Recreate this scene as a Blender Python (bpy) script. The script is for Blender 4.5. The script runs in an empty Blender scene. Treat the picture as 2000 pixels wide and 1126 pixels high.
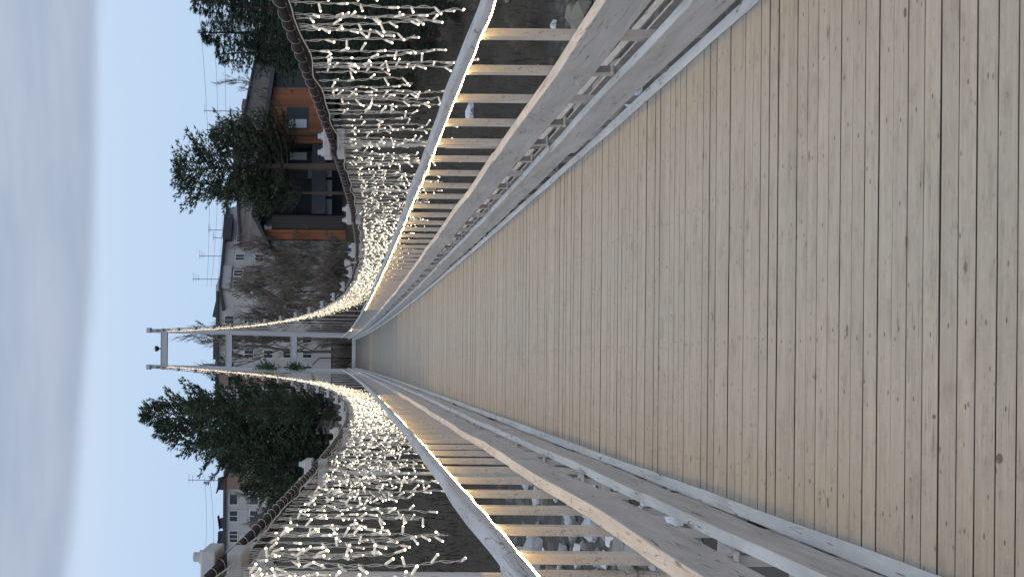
import bpy, bmesh, math, random
import numpy as np
from mathutils import Vector, Matrix, Quaternion
rnd = random.Random(7)
C = bpy.context.scene
COL = C.collection
R = math.radians

# ------------------------------------------------------------------ camera, sky, sun, exposure
ROLL = .009
CX, CZ, F = -.437, 1.6, 2000.0
PX, PY = 674.0, 707.0
cam_d = bpy.data.cameras.new('camera'); cam = bpy.data.objects.new('camera', cam_d); COL.objects.link(cam)
cam_d.sensor_fit = 'HORIZONTAL'; cam_d.sensor_width = 36; cam_d.lens = 36
cam_d.shift_x = (1000 - PX) / F; cam_d.shift_y = (PY - 563) / F
cam_d.clip_start = .05; cam_d.clip_end = 3000
_r = Vector((ROLL, 0, -1)).normalized(); _u = Vector((1, 0, ROLL)).normalized(); _b = Vector((0, -1, 0))
cam.matrix_world = Matrix(((_r.x, _u.x, _b.x, CX), (_r.y, _u.y, _b.y, 0), (_r.z, _u.z, _b.z, CZ), (0, 0, 0, 1)))
C.camera = cam
C.render.engine = 'CYCLES'
C.cycles.use_denoising = True
C.cycles.sample_clamp_indirect = 4
C.cycles.max_bounces = 6
C.view_settings.view_transform = 'Standard'; C.view_settings.look = 'None'
C.view_settings.exposure = 0; C.view_settings.gamma = 1
C.render.resolution_x = 1024; C.render.resolution_y = 576

W = bpy.data.worlds.new('World'); C.world = W; W.use_nodes = True

class NT:
    """small helper for writing node graphs"""
    def __init__(s, tree): s.t = tree; s.n = tree.nodes; s.l = tree.links
    def put(s, sock, v):
        if hasattr(v, 'is_output'): s.l.new(v, sock)
        elif isinstance(v, tuple) and len(v) == 3 and sock.type == 'RGBA': sock.default_value = v + (1,)
        else: sock.default_value = v
    def m(s, op, a, b=0.0, c=None, clamp=False):
        n = s.n.new('ShaderNodeMath'); n.operation = op; n.use_clamp = clamp
        s.put(n.inputs[0], a); s.put(n.inputs[1], b)
        if c is not None: s.put(n.inputs[2], c)
        return n.outputs[0]
    def vm(s, op, a, b):
        n = s.n.new('ShaderNodeVectorMath'); n.operation = op; s.put(n.inputs[0], a); s.put(n.inputs[1], b); return n.outputs[0]
    def sep(s, v):
        n = s.n.new('ShaderNodeSeparateXYZ'); s.put(n.inputs[0], v); return n.outputs
    def comb(s, x, y, z):
        n = s.n.new('ShaderNodeCombineXYZ'); s.put(n.inputs[0], x); s.put(n.inputs[1], y); s.put(n.inputs[2], z); return n.outputs[0]
    def coord(s, k='Object'): return s.n.new('ShaderNodeTexCoord').outputs[k]
    def noise(s, v, scale=1., detail=3., rough=.55):
        n = s.n.new('ShaderNodeTexNoise'); s.put(n.inputs['Vector'], v)
        n.inputs['Scale'].default_value = scale; n.inputs['Detail'].default_value = detail; n.inputs['Roughness'].default_value = rough
        return n.outputs['Fac']
    def white(s, v, dim='3D'):
        n = s.n.new('ShaderNodeTexWhiteNoise'); n.noise_dimensions = dim
        s.put(n.inputs['W' if dim == '1D' else 'Vector'], v); return n.outputs['Value']
    def voro(s, v, scale=1., feature='F1'):
        n = s.n.new('ShaderNodeTexVoronoi'); n.feature = feature; s.put(n.inputs['Vector'], v); n.inputs['Scale'].default_value = scale
        return n.outputs
    def ramp(s, f, *stops):
        n = s.n.new('ShaderNodeValToRGB'); s.put(n.inputs[0], f); e = n.color_ramp.elements
        while len(e) < len(stops): e.new(.5)
        for el, (p, c) in zip(e, stops): el.position = p; el.color = (c if isinstance(c, tuple) else (c, c, c)) + (1,)
        return n.outputs[0]
    def mix(s, f, a, b, mode='MIX'):
        n = s.n.new('ShaderNodeMix'); n.data_type = 'RGBA'; n.blend_type = mode
        s.put(n.inputs[0], f); s.put(n.inputs[6], a); s.put(n.inputs[7], b); return n.outputs[2]
    def smooth(s, v, lo, hi):
        n = s.n.new('ShaderNodeMapRange'); n.interpolation_type = 'SMOOTHSTEP'; s.put(n.inputs[0], v)
        n.inputs[1].default_value = lo; n.inputs[2].default_value = hi; return n.outputs[0]
    def attr(s, name):
        n = s.n.new('ShaderNodeAttribute'); n.attribute_name = name; return n.outputs
    def bump(s, h, strength=.3, dist=.01):
        n = s.n.new('ShaderNodeBump'); n.inputs['Strength'].default_value = strength; n.inputs['Distance'].default_value = dist
        s.put(n.inputs['Height'], h); return n.outputs[0]

w = NT(W.node_tree); w.n.clear()
d_ = w.sep(w.coord('Generated'))
sky = w.n.new('ShaderNodeTexSky'); sky.sky_type = 'NISHITA'; sky.sun_disc = False
sky.sun_elevation = R(7); sky.sun_rotation = R(215); sky.air_density = 1.0; sky.dust_density = .6
# thin high overcast below a sheet of grey stratus
el = w.m('ARCTAN2', d_[2], w.m('SQRT', w.m('ADD', w.m('MULTIPLY', d_[0], d_[0]), w.m('MULTIPLY', d_[1], d_[1]))))
az = w.m('ARCTAN2', d_[0], d_[1])
clear = w.ramp(w.m('MULTIPLY', el, .6366), (0., (.53, .69, .93)), (.06, (.52, .70, .96)), (.12, (.58, .75, .98)), (.155, (.64, .78, .98)), (.2, (.56, .66, .84)), (1., (.62, .70, .84)))
cv = w.comb(w.m('MULTIPLY', az, 2.2), w.m('MULTIPLY', el, 13.), 0.)
n1 = w.noise(cv, 1.3, 5., .55); n2 = w.noise(cv, 4., 4., .5)
edge = w.m('ADD', w.m('ADD', el, w.m('MULTIPLY', az, .06)), w.m('MULTIPLY', w.m('SUBTRACT', n1, .5), .022))
cm = w.smooth(edge, .237, .256)
cloud = w.mix(w.smooth(n1, .3, .7), (.38, .47, .63), (.52, .59, .72))
cloud = w.mix(w.m('MULTIPLY', w.smooth(edge, .30, .245), .55), cloud, (.37, .45, .60))
cloud = w.mix(w.m('MULTIPLY', n2, .35), cloud, (.60, .66, .78))
zen = w.smooth(el, .5, 1.2)
cloud = w.mix(zen, cloud, (.98, 1.02, 1.10))
col = w.mix(cm, clear, cloud)
bg1 = w.n.new('ShaderNodeBackground'); w.put(bg1.inputs[0], sky.outputs[0]); bg1.inputs[1].default_value = .05
bg2 = w.n.new('ShaderNodeBackground'); w.put(bg2.inputs[0], col); bg2.inputs[1].default_value = 1.0
mxs = w.n.new('ShaderNodeMixShader'); mxs.inputs[0].default_value = .9
w.l.new(bg1.outputs[0], mxs.inputs[1]); w.l.new(bg2.outputs[0], mxs.inputs[2])
out = w.n.new('ShaderNodeOutputWorld'); w.l.new(mxs.outputs[0], out.inputs[0])

sun_d = bpy.data.lights.new('sun', 'SUN'); sun = bpy.data.objects.new('sun', sun_d); COL.objects.link(sun)
sun_d.energy = .5; sun_d.angle = R(40); sun_d.color = (1, .96, .9)
sun.rotation_euler = (R(48), 0, R(-25))

# ------------------------------------------------------------------ helpers
def at(px, py, d):
    """world point at distance d that the photograph shows at pixel px, py"""
    dx, dy = px - PX, py - PY
    return Vector((CX + (-dy + ROLL * dx) * d / F, d, CZ - (dx + ROLL * dy) * d / F))

class MB:
    def __init__(s): s.v = []; s.f = []; s.mi = []; s.col = []
    def add(s, vs, fs, mi=0, col=None):
        o = len(s.v); s.v += [tuple(v) for v in vs]
        for f in fs: s.f.append([i + o for i in f]); s.mi.append(mi); s.col.append(col)
    def box(s, c, d, rz=0., mi=0, col=None, rot=None):
        x, y, z = d[0] / 2, d[1] / 2, d[2] / 2
        vs = [Vector(p) for p in ((-x, -y, -z), (x, -y, -z), (x, y, -z), (-x, y, -z), (-x, -y, z), (x, -y, z), (x, y, z), (-x, y, z))]
        m = rot if rot is not None else (Matrix.Rotation(rz, 3, 'Z') if rz else None)
        if m is not None: vs = [m @ v for v in vs]
        vs = [v + Vector(c) for v in vs]
        s.add(vs, [(0, 3, 2, 1), (4, 5, 6, 7), (0, 1, 5, 4), (1, 2, 6, 5), (2, 3, 7, 6), (3, 0, 4, 7)], mi, col)
    def tube(s, pts, r, n=6, mi=0, caps=True, col=None):
        pts = [Vector(p) for p in pts]; rs = r if isinstance(r, (list, tuple)) else [r] * len(pts)
        vs = []; nrm = None
        for i, p in enumerate(pts):
            t = (pts[min(i + 1, len(pts) - 1)] - pts[max(i - 1, 0)])
            if t.length < 1e-9: t = Vector((0, 0, 1))
            t.normalize()
            if nrm is None:
                nrm = t.orthogonal().normalized()
            else:
                nrm = nrm - t * nrm.dot(t)
                nrm = nrm.normalized() if nrm.length > 1e-6 else t.orthogonal().normalized()
            b = t.cross(nrm)
            for k in range(n):
                a = 2 * math.pi * k / n; vs.append(p + (nrm * math.cos(a) + b * math.sin(a)) * rs[i])
        fs = [(i * n + k, i * n + (k + 1) % n, (i + 1) * n + (k + 1) % n, (i + 1) * n + k) for i in range(len(pts) - 1) for k in range(n)]
        if caps: fs += [tuple(range(n - 1, -1, -1)), tuple((len(pts) - 1) * n + k for k in range(n))]
        s.add(vs, fs, mi, col)
    def loft(s, rings, mi=0, caps=True, col=None):
        n = len(rings[0]); vs = [p for r in rings for p in r]
        fs = [(i * n + k, i * n + (k + 1) % n, (i + 1) * n + (k + 1) % n, (i + 1) * n + k) for i in range(len(rings) - 1) for k in range(n)]
        if caps: fs += [tuple(range(n - 1, -1, -1)), tuple((len(rings) - 1) * n + k for k in range(n))]
        s.add(vs, fs, mi, col)
    def cyl(s, c, r, h, n=12, mi=0, axis='Z', r2=None):
        c = Vector(c); a = {'X': Vector((1, 0, 0)), 'Y': Vector((0, 1, 0)), 'Z': Vector((0, 0, 1))}[axis]
        s.tube([c - a * h / 2, c + a * h / 2], [r, r if r2 is None else r2], n, mi)
    def mesh(s, name, mats, smooth=False, fixn=True):
        me = bpy.data.meshes.new(name); me.from_pydata(s.v, [], s.f)
        for m in (mats if isinstance(mats, (list, tuple)) else [mats]): me.materials.append(m)
        me.polygons.foreach_set('material_index', s.mi)
        if any(c is not None for c in s.col):
            ca = me.color_attributes.new('tone', 'FLOAT_COLOR', 'CORNER'); arr = np.ones((len(me.loops), 4), np.float32)
            k = 0
            for f, c in zip(s.f, s.col):
                if c is not None: arr[k:k + len(f), :3] = c
                k += len(f)
            ca.data.foreach_set('color', arr.ravel())
        if fixn:
            bm = bmesh.new(); bm.from_mesh(me); bmesh.ops.recalc_face_normals(bm, faces=bm.faces); bm.to_mesh(me); bm.free()
        me.polygons.foreach_set('use_smooth', [smooth] * len(me.polygons)); me.update()
        return me
    def build(s, name, mats, parent=None, smooth=False, bevel=0, fixn=True):
        return link(name, s.mesh(name, mats, smooth, fixn), parent, bevel)

def link(name, data, parent=None, bevel=0):
    o = bpy.data.objects.new(name, data); COL.objects.link(o)
    if parent is not None: o.parent = parent
    if bevel:
        b = o.modifiers.new('bevel', 'BEVEL'); b.width = bevel; b.segments = 2; b.limit_method = 'ANGLE'; b.angle_limit = R(40)
    return o
def copy(o, parent=None):
    c = o.copy(); COL.objects.link(c); c.parent = parent; return c
def tag(o, label=None, cat=None, group=None, kind=None):
    if label: o['label'] = label
    if cat: o['category'] = cat
    if group: o['group'] = group
    if kind: o['kind'] = kind
    return o
def thing(name, label, cat, loc=(0, 0, 0), group=None):
    o = bpy.data.objects.new(name, None); COL.objects.link(o); o.location = loc; o.empty_display_size = .3
    return tag(o, label, cat, group)
ORD = ['first', 'second', 'third', 'fourth', 'fifth', 'sixth', 'seventh', 'eighth', 'ninth', 'tenth', 'eleventh', 'twelfth', 'thirteenth',
       'fourteenth', 'fifteenth', 'sixteenth', 'seventeenth', 'eighteenth', 'nineteenth', 'twentieth']

# ------------------------------------------------------------------ materials
def mat(name):
    m = bpy.data.materials.new(name); m.use_nodes = True
    b = m.node_tree.nodes['Principled BSDF']; return m, NT(m.node_tree), b
def simple(name, c, rough=.6, metal=0., var=.12, scale=6., bump=0.):
    m, t, b = mat(name); co = t.coord()
    n = t.noise(co, scale, 4.); n2 = t.noise(co, scale * 7, 3.)
    f = t.m('ADD', t.m('MULTIPLY', t.m('SUBTRACT', n, .5), var * 2), t.m('MULTIPLY', t.m('SUBTRACT', n2, .5), var))
    hi = tuple(min(1, x * 1.6) for x in c); lo = tuple(x * .4 for x in c)
    t.put(b.inputs['Base Color'], t.ramp(t.m('ADD', f, .5), (0., lo), (.5, c), (1., hi)))
    b.inputs['Roughness'].default_value = rough; b.inputs['Metallic'].default_value = metal
    if bump: t.put(b.inputs['Normal'], t.bump(n2, bump, .02))
    return m

BP = .0822          # pitch of the deck boards along the bridge
def m_deck():
    m, t, b = mat('weathered deck boards'); co = t.coord(); X, Y, Z = t.sep(co); tone = t.attr('tone')
    r, g, s = t.sep(tone['Color'])
    cv = t.comb(t.m('MULTIPLY', X, 2.2), t.m('ADD', t.m('MULTIPLY', Y, 55.), t.m('MULTIPLY', s, 40.)), t.m('MULTIPLY', s, 17.))
    grain = t.noise(cv, 1., 6., .62)
    cv2 = t.comb(t.m('MULTIPLY', X, 9.), t.m('ADD', t.m('MULTIPLY', Y, 210.), t.m('MULTIPLY', s, 90.)), 0.)
    fine = t.noise(cv2, 1., 3., .6)
    base = t.mix(r, (.345, .342, .315), (.425, .415, .38))
    base = t.mix(t.m('MULTIPLY', g, .45), base, (.41, .395, .36))
    base = t.mix(t.smooth(grain, .35, .75), base, t.mix(.4, base, (.22, .20, .18)))
    base = t.mix(t.m('MULTIPLY', t.smooth(fine, .5, .8), .30), base, (.58, .57, .53))
    # worn dusty patches across several boards
    wear = t.noise(t.comb(t.m('MULTIPLY', X, 1.1), t.m('MULTIPLY', Y, .8), 0.), 1.6, 5., .6)
    base = t.mix(t.m('MULTIPLY', t.smooth(wear, .42, .72), .40), base, (.38, .385, .38))
    # ground-in dirt: broken streaks and blotches
    st = t.noise(t.comb(t.m('MULTIPLY', X, 7.), t.m('MULTIPLY', Y, 16.), s), 1., 6., .68)
    base = t.mix(t.m('MULTIPLY', t.smooth(st, .50, .68), .34), base, (.20, .19, .17))
    st2 = t.noise(t.comb(t.m('MULTIPLY', X, 26.), t.m('MULTIPLY', Y, 60.), t.m('MULTIPLY', s, 5.)), 1., 4., .6)
    base = t.mix(t.m('MULTIPLY', t.smooth(st2, .60, .70), .40), base, (.17, .16, .145))
    base = t.mix(t.m('MULTIPLY', t.smooth(st2, .42, .30), .25), base, (.55, .54, .50))
    # splits along the grain
    cr = t.noise(t.comb(t.m('MULTIPLY', X, 1.1), t.m('ADD', t.m('MULTIPLY', Y, 75.), t.m('MULTIPLY', s, 31.)), t.m('MULTIPLY', s, 9.)), 1., 2., .5)
    crack = t.m('MULTIPLY', t.smooth(t.m('ABSOLUTE', t.m('SUBTRACT', cr, .5)), .012, .0), t.smooth(t.noise(t.comb(X, Y, s), 2.3, 2.), .50, .62))
    base = t.mix(t.m('MULTIPLY', crack, .75), base, (.09, .08, .07))
    # knots, gum spots and stains
    kn = t.voro(t.comb(t.m('MULTIPLY', X, 5.5), t.m('MULTIPLY', Y, 13.), 0.), 1.)
    kr = t.white(kn['Position'])
    wob = t.m('MULTIPLY', t.m('SUBTRACT', t.noise(co, 60., 2.), .5), .16)
    knot = t.m('MULTIPLY', t.smooth(t.m('ADD', kn['Distance'], wob), .125, .06), t.m('GREATER_THAN', kr, .74))
    base = t.mix(t.m('MULTIPLY', knot, .75), base, (.105, .085, .07))
    halo = t.m('MULTIPLY', t.smooth(t.m('ADD', kn['Distance'], wob), .42, .12), t.m('GREATER_THAN', kr, .80))
    base = t.mix(t.m('MULTIPLY', halo, .22), base, (.17, .15, .13))
    k2 = t.voro(t.comb(t.m('MULTIPLY', X, 13.), t.m('MULTIPLY', Y, 26.), 3.), 1.)
    sp = t.m('MULTIPLY', t.smooth(k2['Distance'], .15, .06), t.m('GREATER_THAN', t.white(k2['Position']), .62))
    base = t.mix(t.m('MULTIPLY', sp, .7), base, (.11, .10, .09))
    # bold dark blots (two or three)
    k3 = t.voro(t.comb(t.m('MULTIPLY', X, 1.3), t.m('MULTIPLY', Y, 1.6), 0.), 1.)
    bl = t.m('MULTIPLY', t.smooth(t.m('ADD', k3['Distance'], t.m('MULTIPLY', wob, .12)), .024, .018), t.m('GREATER_THAN', t.white(k3['Position']), .55))
    base = t.mix(t.m('MULTIPLY', bl, .8), base, (.075, .07, .068))
    for x0, y0, rx, ry in ((-.66, 2.53, .013, .014), (-.572, 2.815, .007, .009), (.594, 2.98, .016, .008), (.84, 2.62, .012, .007), (.30, 3.6, .02, .006)):
        a_ = t.m('DIVIDE', t.m('SUBTRACT', t.m('ADD', X, t.m('MULTIPLY', wob, .05)), x0), rx); c_ = t.m('DIVIDE', t.m('SUBTRACT', Y, y0), ry)
        base = t.mix(t.m('MULTIPLY', t.smooth(t.m('SQRT', t.m('ADD', t.m('MULTIPLY', a_, a_), t.m('MULTIPLY', c_, c_))), 1.15, .8), .8), base, (.08, .075, .072))
    # rows of nail heads, one per board
    bi = t.m('FLOOR', t.m('DIVIDE', Y, BP)); by = t.m('SUBTRACT', t.m('FRACT', t.m('DIVIDE', Y, BP)), .5)
    nails = None
    for k, (x0, q) in enumerate(((-.335, 1.), (.30, .85), (.80, .8), (-.86, .8), (-.52, .45), (.62, .5), (.05, .3))):
        jx = t.m('MULTIPLY', t.m('SUBTRACT', t.noise(t.m('ADD', t.m('MULTIPLY', bi, .21), k * 13.7), 1., 3.), .5), .22)
        jx = t.m('ADD', jx, t.m('MULTIPLY', t.m('SUBTRACT', t.white(t.m('ADD', bi, k * 7.3), '1D'), .5), .012))
        ax = t.m('DIVIDE', t.m('SUBTRACT', t.m('SUBTRACT', X, x0), jx), .0085)
        ay = t.m('DIVIDE', t.m('MULTIPLY', by, BP), .0036)
        dd = t.m('SQRT', t.m('ADD', t.m('MULTIPLY', ax, ax), t.m('MULTIPLY', ay, ay)))
        nn = t.m('MULTIPLY', t.smooth(dd, 1.2, .6), t.m('LESS_THAN', t.white(t.m('ADD', bi, k * 3.1), '1D'), q))
        nails = nn if nails is None else t.m('MAXIMUM', nails, nn)
    base = t.mix(t.m('MULTIPLY', nails, .8), base, (.075, .065, .06))
    t.put(b.inputs['Base Color'], base); b.inputs['Roughness'].default_value = .78
    b.inputs['Specular IOR Level'].default_value = .25
    t.put(b.inputs['Normal'], t.bump(t.m('SUBTRACT', t.m('ADD', grain, t.m('MULTIPLY', fine, .4)), t.m('MULTIPLY', crack, 1.2)), .25, .004))
    return m

def m_paint(name, c, old, chips=.5, along=True):
    """old oil paint over timber: brush marks, cracks along the grain, bare chips"""
    m, t, b = mat(name); co = t.coord(); X, Y, Z = t.sep(co)
    cv = t.comb(t.m('MULTIPLY', X, 14.), t.m('MULTIPLY', Y, 1.6 if along else 14.), t.m('MULTIPLY', Z, 14. if along else 1.6))
    n = t.noise(cv, 1., 5., .6)
    base = t.mix(t.smooth(n, .25, .8), tuple(x * .82 for x in c), tuple(min(1, x * 1.16) for x in c))
    dirt = t.noise(co, 2.6, 6., .65)
    base = t.mix(t.m('MULTIPLY', t.smooth(dirt, .5, .75), .35), base, old)
    cv2 = t.comb(t.m('MULTIPLY', X, 60.), t.m('MULTIPLY', Y, 6.), t.m('MULTIPLY', Z, 60.))
    v = t.voro(cv2, 1.); chip = t.m('MULTIPLY', t.smooth(v['Distance'], .24, .12), t.m('GREATER_THAN', t.white(v['Position']), 1 - .22 * chips))
    base = t.mix(t.m('MULTIPLY', chip, .75), base, (.11, .10, .09))
    cr = t.noise(t.comb(t.m('MULTIPLY', X, 26.), t.m('MULTIPLY', Y, 2.), t.m('MULTIPLY', Z, 26.)), 1., 2., .5)
    crack = t.m('MULTIPLY', t.smooth(t.m('ABSOLUTE', t.m('SUBTRACT', cr, .47)), .016, .003), t.smooth(t.noise(co, 3.1, 2.), .50, .58))
    base = t.mix(t.m('MULTIPLY', crack, .75), base, (.07, .065, .06))
    sv = t.voro(t.comb(t.m('MULTIPLY', X, 34.), t.m('MULTIPLY', Y, 3.4), t.m('MULTIPLY', Z, 34.)), 1.)
    scr = t.m('MULTIPLY', t.smooth(t.m('ADD', sv['Distance'], t.m('MULTIPLY', t.m('SUBTRACT', n, .5), .5)), .26, .10), t.m('GREATER_THAN', t.white(sv['Position']), .80))
    base = t.mix(t.m('MULTIPLY', scr, .38), base, (.16, .155, .15))
    wp = t.noise(t.comb(t.m('MULTIPLY', X, 30.), t.m('MULTIPLY', Y, 9.), t.m('MULTIPLY', Z, 30.)), 1., 4., .65)
    base = t.mix(t.m('MULTIPLY', t.smooth(wp, .60, .70), .45 * chips), base, tuple(min(1, x * 1.35) for x in c))
    t.put(b.inputs['Base Color'], base); b.inputs['Roughness'].default_value = .62
    b.inputs['Specular IOR Level'].default_value = .3
    t.put(b.inputs['Normal'], t.bump(t.m('SUBTRACT', t.m('ADD', n, t.m('MULTIPLY', wp, .3)), crack), .35, .006))
    return m

def m_emit(name, c, s, sample=True):
    m, t, b = mat(name)
    b.inputs['Base Color'].default_value = (.8, .75, .65, 1); b.inputs['Emission Color'].default_value = c + (1,)
    b.inputs['Emission Strength'].default_value = s
    if not sample: m.cycles.emission_sampling = 'NONE'
    return m

def m_leaf(name, c, c2):
    m, t, b = mat(name)
    g = t.n.new('ShaderNodeNewGeometry').outputs['Random Per Island']
    n = t.noise(t.coord(), .7, 3.)
    base = t.mix(g, c, c2); base = t.mix(t.smooth(n, .4, .7), base, t.mix(.5, base, c2))
    t.put(b.inputs['Base Color'], base); b.inputs['Roughness'].default_value = .7
    b.inputs['Specular IOR Level'].default_value = .2
    return m

def m_cladding(name, c, pitch=.12, axis=0):
    m, t, b = mat(name); co = t.coord(); v = t.sep(co)
    bi = t.m('FLOOR', t.m('DIVIDE', v[axis], pitch)); fr = t.m('FRACT', t.m('DIVIDE', v[axis], pitch))
    wv = t.white(bi, '1D')
    base = t.mix(wv, tuple(x * .72 for x in c), tuple(x * 1.2 for x in c))
    gr = t.noise(t.vm('MULTIPLY', co, (30., 30., 2.) if axis == 0 else (2., 2., 30.)), 1., 4.)
    base = t.mix(t.m('MULTIPLY', gr, .4), base, tuple(x * .6 for x in c))
    gap = t.m('LESS_THAN', fr, .07)
    base = t.mix(gap, base, tuple(x * .25 for x in c))
    t.put(b.inputs['Base Color'], base); b.inputs['Roughness'].default_value = .6
    return m

def m_brick(name, c1, c2, mortar, scale, bw=.5, bh=.25, msize=.02, dirt=(.2, .19, .18)):
    m, t, b = mat(name); co = t.coord(); v = t.sep(co)
    n = t.n.new('ShaderNodeTexBrick')
    t.put(n.inputs['Vector'], t.comb(t.m('ADD', v[0], v[1]), v[2], 0.))
    n.inputs['Color1'].default_value = c1 + (1,); n.inputs['Color2'].default_value = c2 + (1,); n.inputs['Mortar'].default_value = mortar + (1,)
    n.inputs['Scale'].default_value = scale; n.inputs['Mortar Size'].default_value = msize; n.inputs['Brick Width'].default_value = bw; n.inputs['Row Height'].default_value = bh
    st = t.noise(t.comb(t.m('ADD', v[0], v[1]), t.m('MULTIPLY', v[2], .3), 0.), .8, 6., .6)
    base = t.mix(t.m('MULTIPLY', t.smooth(st, .45, .75), .45), n.outputs[0], dirt)
    t.put(b.inputs['Base Color'], base); b.inputs['Roughness'].default_value = .85
    return m

def m_glass(name, c=(.02, .025, .03), rough=.06):
    m, t, b = mat(name); t.put(b.inputs['Base Color'], t.mix(t.noise(t.coord(), .9, 2.), c, tuple(x * 2.2 for x in c))); b.inputs['Roughness'].default_value = rough
    b.inputs['Specular IOR Level'].default_value = .28; return m

M = {}
M['deck'] = m_deck()
M['rail'] = m_paint('old grey oil paint', (.425, .445, .475), (.325, .33, .33), .9)
M['railw'] = m_paint('bleached flaking paint', (.55, .58, .60), (.26, .265, .23), 1.3)
M['strip'] = m_paint('pale blue grey strip paint', (.60, .645, .68), (.34, .29, .24), 1.0)
M['steel'] = m_paint('grey painted steel', (.50, .49, .48), (.40, .37, .33), .5, False)
M['steeld'] = simple('dull dark steel', (.20, .195, .20), .55, 0., .12, 9.)
M['clamp'] = simple('thick grey clamp paint', (.42, .42, .43), .5, 0., .08, 20., .1)
M['tower'] = simple('grey tower paint', (.42, .44, .48), .5, 0., .08, 1.2)
M['black'] = simple('black steel', (.018, .018, .02), .45)
M['cord'] = simple('white rubber cord', (.56, .54, .48), .45)
M['tube'] = m_emit('glowing milky bulb holder', (1., .90, .80), .28, False)
M['bulb'] = m_emit('lit bulb tip', (1., .84, .58), 4.5, False)
M['bulbfar'] = m_emit('lit bulb far', (1., .79, .46), 2.5, False)
M['led'] = m_emit('warm rope light', (1., .60, .19), 72.0)
M['bark'] = simple('conifer bark', (.10, .075, .06), .9, 0., .2, 3.)
M['twig'] = simple('bare twig', (.18, .165, .14), .9, 0., .2, 2.)
M['twigr'] = simple('reddish twig', (.19, .16, .14), .9, 0., .2, 2.)
M['birch'] = simple('birch bark', (.55, .53, .5), .8, 0., .25, 3.)
M['pine'] = m_leaf('pine needles', (.036, .060, .042), (.095, .125, .078))
M['spruce'] = m_leaf('spruce needles', (.022, .042, .031), (.058, .088, .058))
M['charcoal'] = simple('charcoal panel', (.035, .038, .045), .5, 0., .08, .6)
M['fascia'] = simple('dark roof edge', (.05, .058, .075), .45, 0., .08, .6)
M['orange'] = m_cladding('orange larch cladding', (.36, .135, .062), .17, 0)
M['slat'] = m_cladding('dark slat screen', (.07, .065, .065), .10, 0)
M['glass'] = m_glass('dark glass')
M['blind'] = simple('pale blind', (.74, .80, .86), .5, 0., .04, 2.)
M['frame_w'] = simple('white window frame', (.68, .70, .72), .5)
M['panel'] = m_brick('grey panel wall', (.43, .435, .44), (.47, .465, .46), (.24, .24, .24), 1., 3.3, 2.85, .03, (.30, .29, .28))
M['oldbrick'] = m_brick('old grey brick', (.13, .12, .11), (.24, .225, .21), (.16, .15, .14), 1.1, .6, .3, .04)
M['redbrick'] = m_brick('dull red brick', (.20, .11, .09), (.25, .145, .12), (.22, .19, .17), 2., .5, .22, .03)
M['roof'] = simple('tar roof', (.05, .05, .055), .8)
M['roofp'] = simple('pale metal roof', (.40, .42, .43), .5, 0., .1, .5)
M['blue'] = simple('blue painted board', (.05, .10, .24), .5)
M['wire'] = simple('overhead wire', (.10, .11, .13), .6)
M['needlegreen'] = m_leaf('fir bough', (.03, .06, .03), (.07, .10, .05))

# ------------------------------------------------------------------ bridge geometry
DEND = 74.4
def zd(y): return .00026 * ((y - 15) ** 2 - 225)
def bx(y): return .21 * (y / 74.4) ** 2 if y > 0 else 0.
def wob(y, s, amp=.008): return amp * (math.sin(y * 1.13 + s * 2.1) + .7 * math.sin(y * 2.71 + s * 5.3) + .5 * math.sin(y * 6.1 + s))
_cp = np.polyfit([-6, 0, 4.9, 8.4, 15, 20, 27.5, 39.6, 52.1, 58.3, 74.4], [2.85, 2.32, 1.93, 1.71, 1.43, 1.47, 1.80, 3.42, 6.4, 8.6, 15.35], 6, w=[.3, 2, 6, 5, 4, 2, 2, 1, 1, 1, 2])
def zc(y, s=1): return float(np.polyval(_cp, y)) + (.13 * min(1, max(0, (70 - y) / 42)) if s < 0 else 0)
def cxo(y, z): return bx(y) + .21 * max(0, (z - 2) / 13.4) * (y / 74.4)
HY = [4.375 + 4 * k for k in range(-1, 18)]
WH = 1.3415

# deck
rt = thing('footbridge_deck', 'long timber deck of beige cross boards running to the far tower', 'bridge deck', (0, 0, 0))
mb = MB(); nb = int((DEND - .4) / BP)
for i in range(-40, nb):
    y = (i + .5) * BP; g = rnd.choice((.0009, .0014, .002, .0026, .0034, .0044)); z = zd(y) + rnd.uniform(-.0016, .0016); e0 = rnd.uniform(0, .01); e1 = rnd.uniform(0, .01)
    hw = BP / 2 - g / 2; ch = .003; x0, x1 = bx(y) - 1.005 - e0, bx(y) + 1.005 + e1
    tone = (min(1, max(0, rnd.gauss(.5, .24))), rnd.random() ** 2, rnd.random())
    ch = .0006 + g * .40
    prof = [(-hw, -.05), (-hw, -ch), (-hw + ch, 0), (hw - ch, 0), (hw, -ch), (hw, -.05)]
    nx = 5; rings = []
    for k in range(nx + 1):
        x = x0 + (x1 - x0) * k / nx; dy = rnd.uniform(-.0006, .0006); dz = rnd.uniform(-.0006, .0006)
        rings.append([(x, y + p + dy, z + q + dz) for p, q in prof])
    n0 = len(mb.f); mb.loft(rings, 0, True, tone)
    for fi in range(n0, len(mb.f) - 2):
        if (fi - n0) % 6 != 2: mb.mi[fi] = 1
M['joint'] = simple('grimy board joint', (.022, .020, .018), .9, 0., .1, 9.)
mb.build('deck_boards', [M['deck'], M['joint']], rt, fixn=False)
for s in (-1, 1):
    y = -3.2; k = 0
    while y < DEND:
        y2 = min(y + 5.6, DEND); mb = MB(); ys = np.linspace(y + .004, y2 - .004, 14); rings = []
        for q in ys:
            a = 1.0 + wob(q, s + 4, .0025); b_ = 1.05 + wob(q, s, .003); z = zd(q) + .004; x = bx(q)
            pr = [(a, z), (a, z + .010), (b_, z + .014), (b_, z - .055), (b_ - .006, z - .055), (b_ - .006, z)]
            rings.append([(x + s * p, q, zz) for p, zz in pr])
        mb.loft(rings); mb.build('edge_strip', M['strip'], rt, bevel=.002); y = y2
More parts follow.
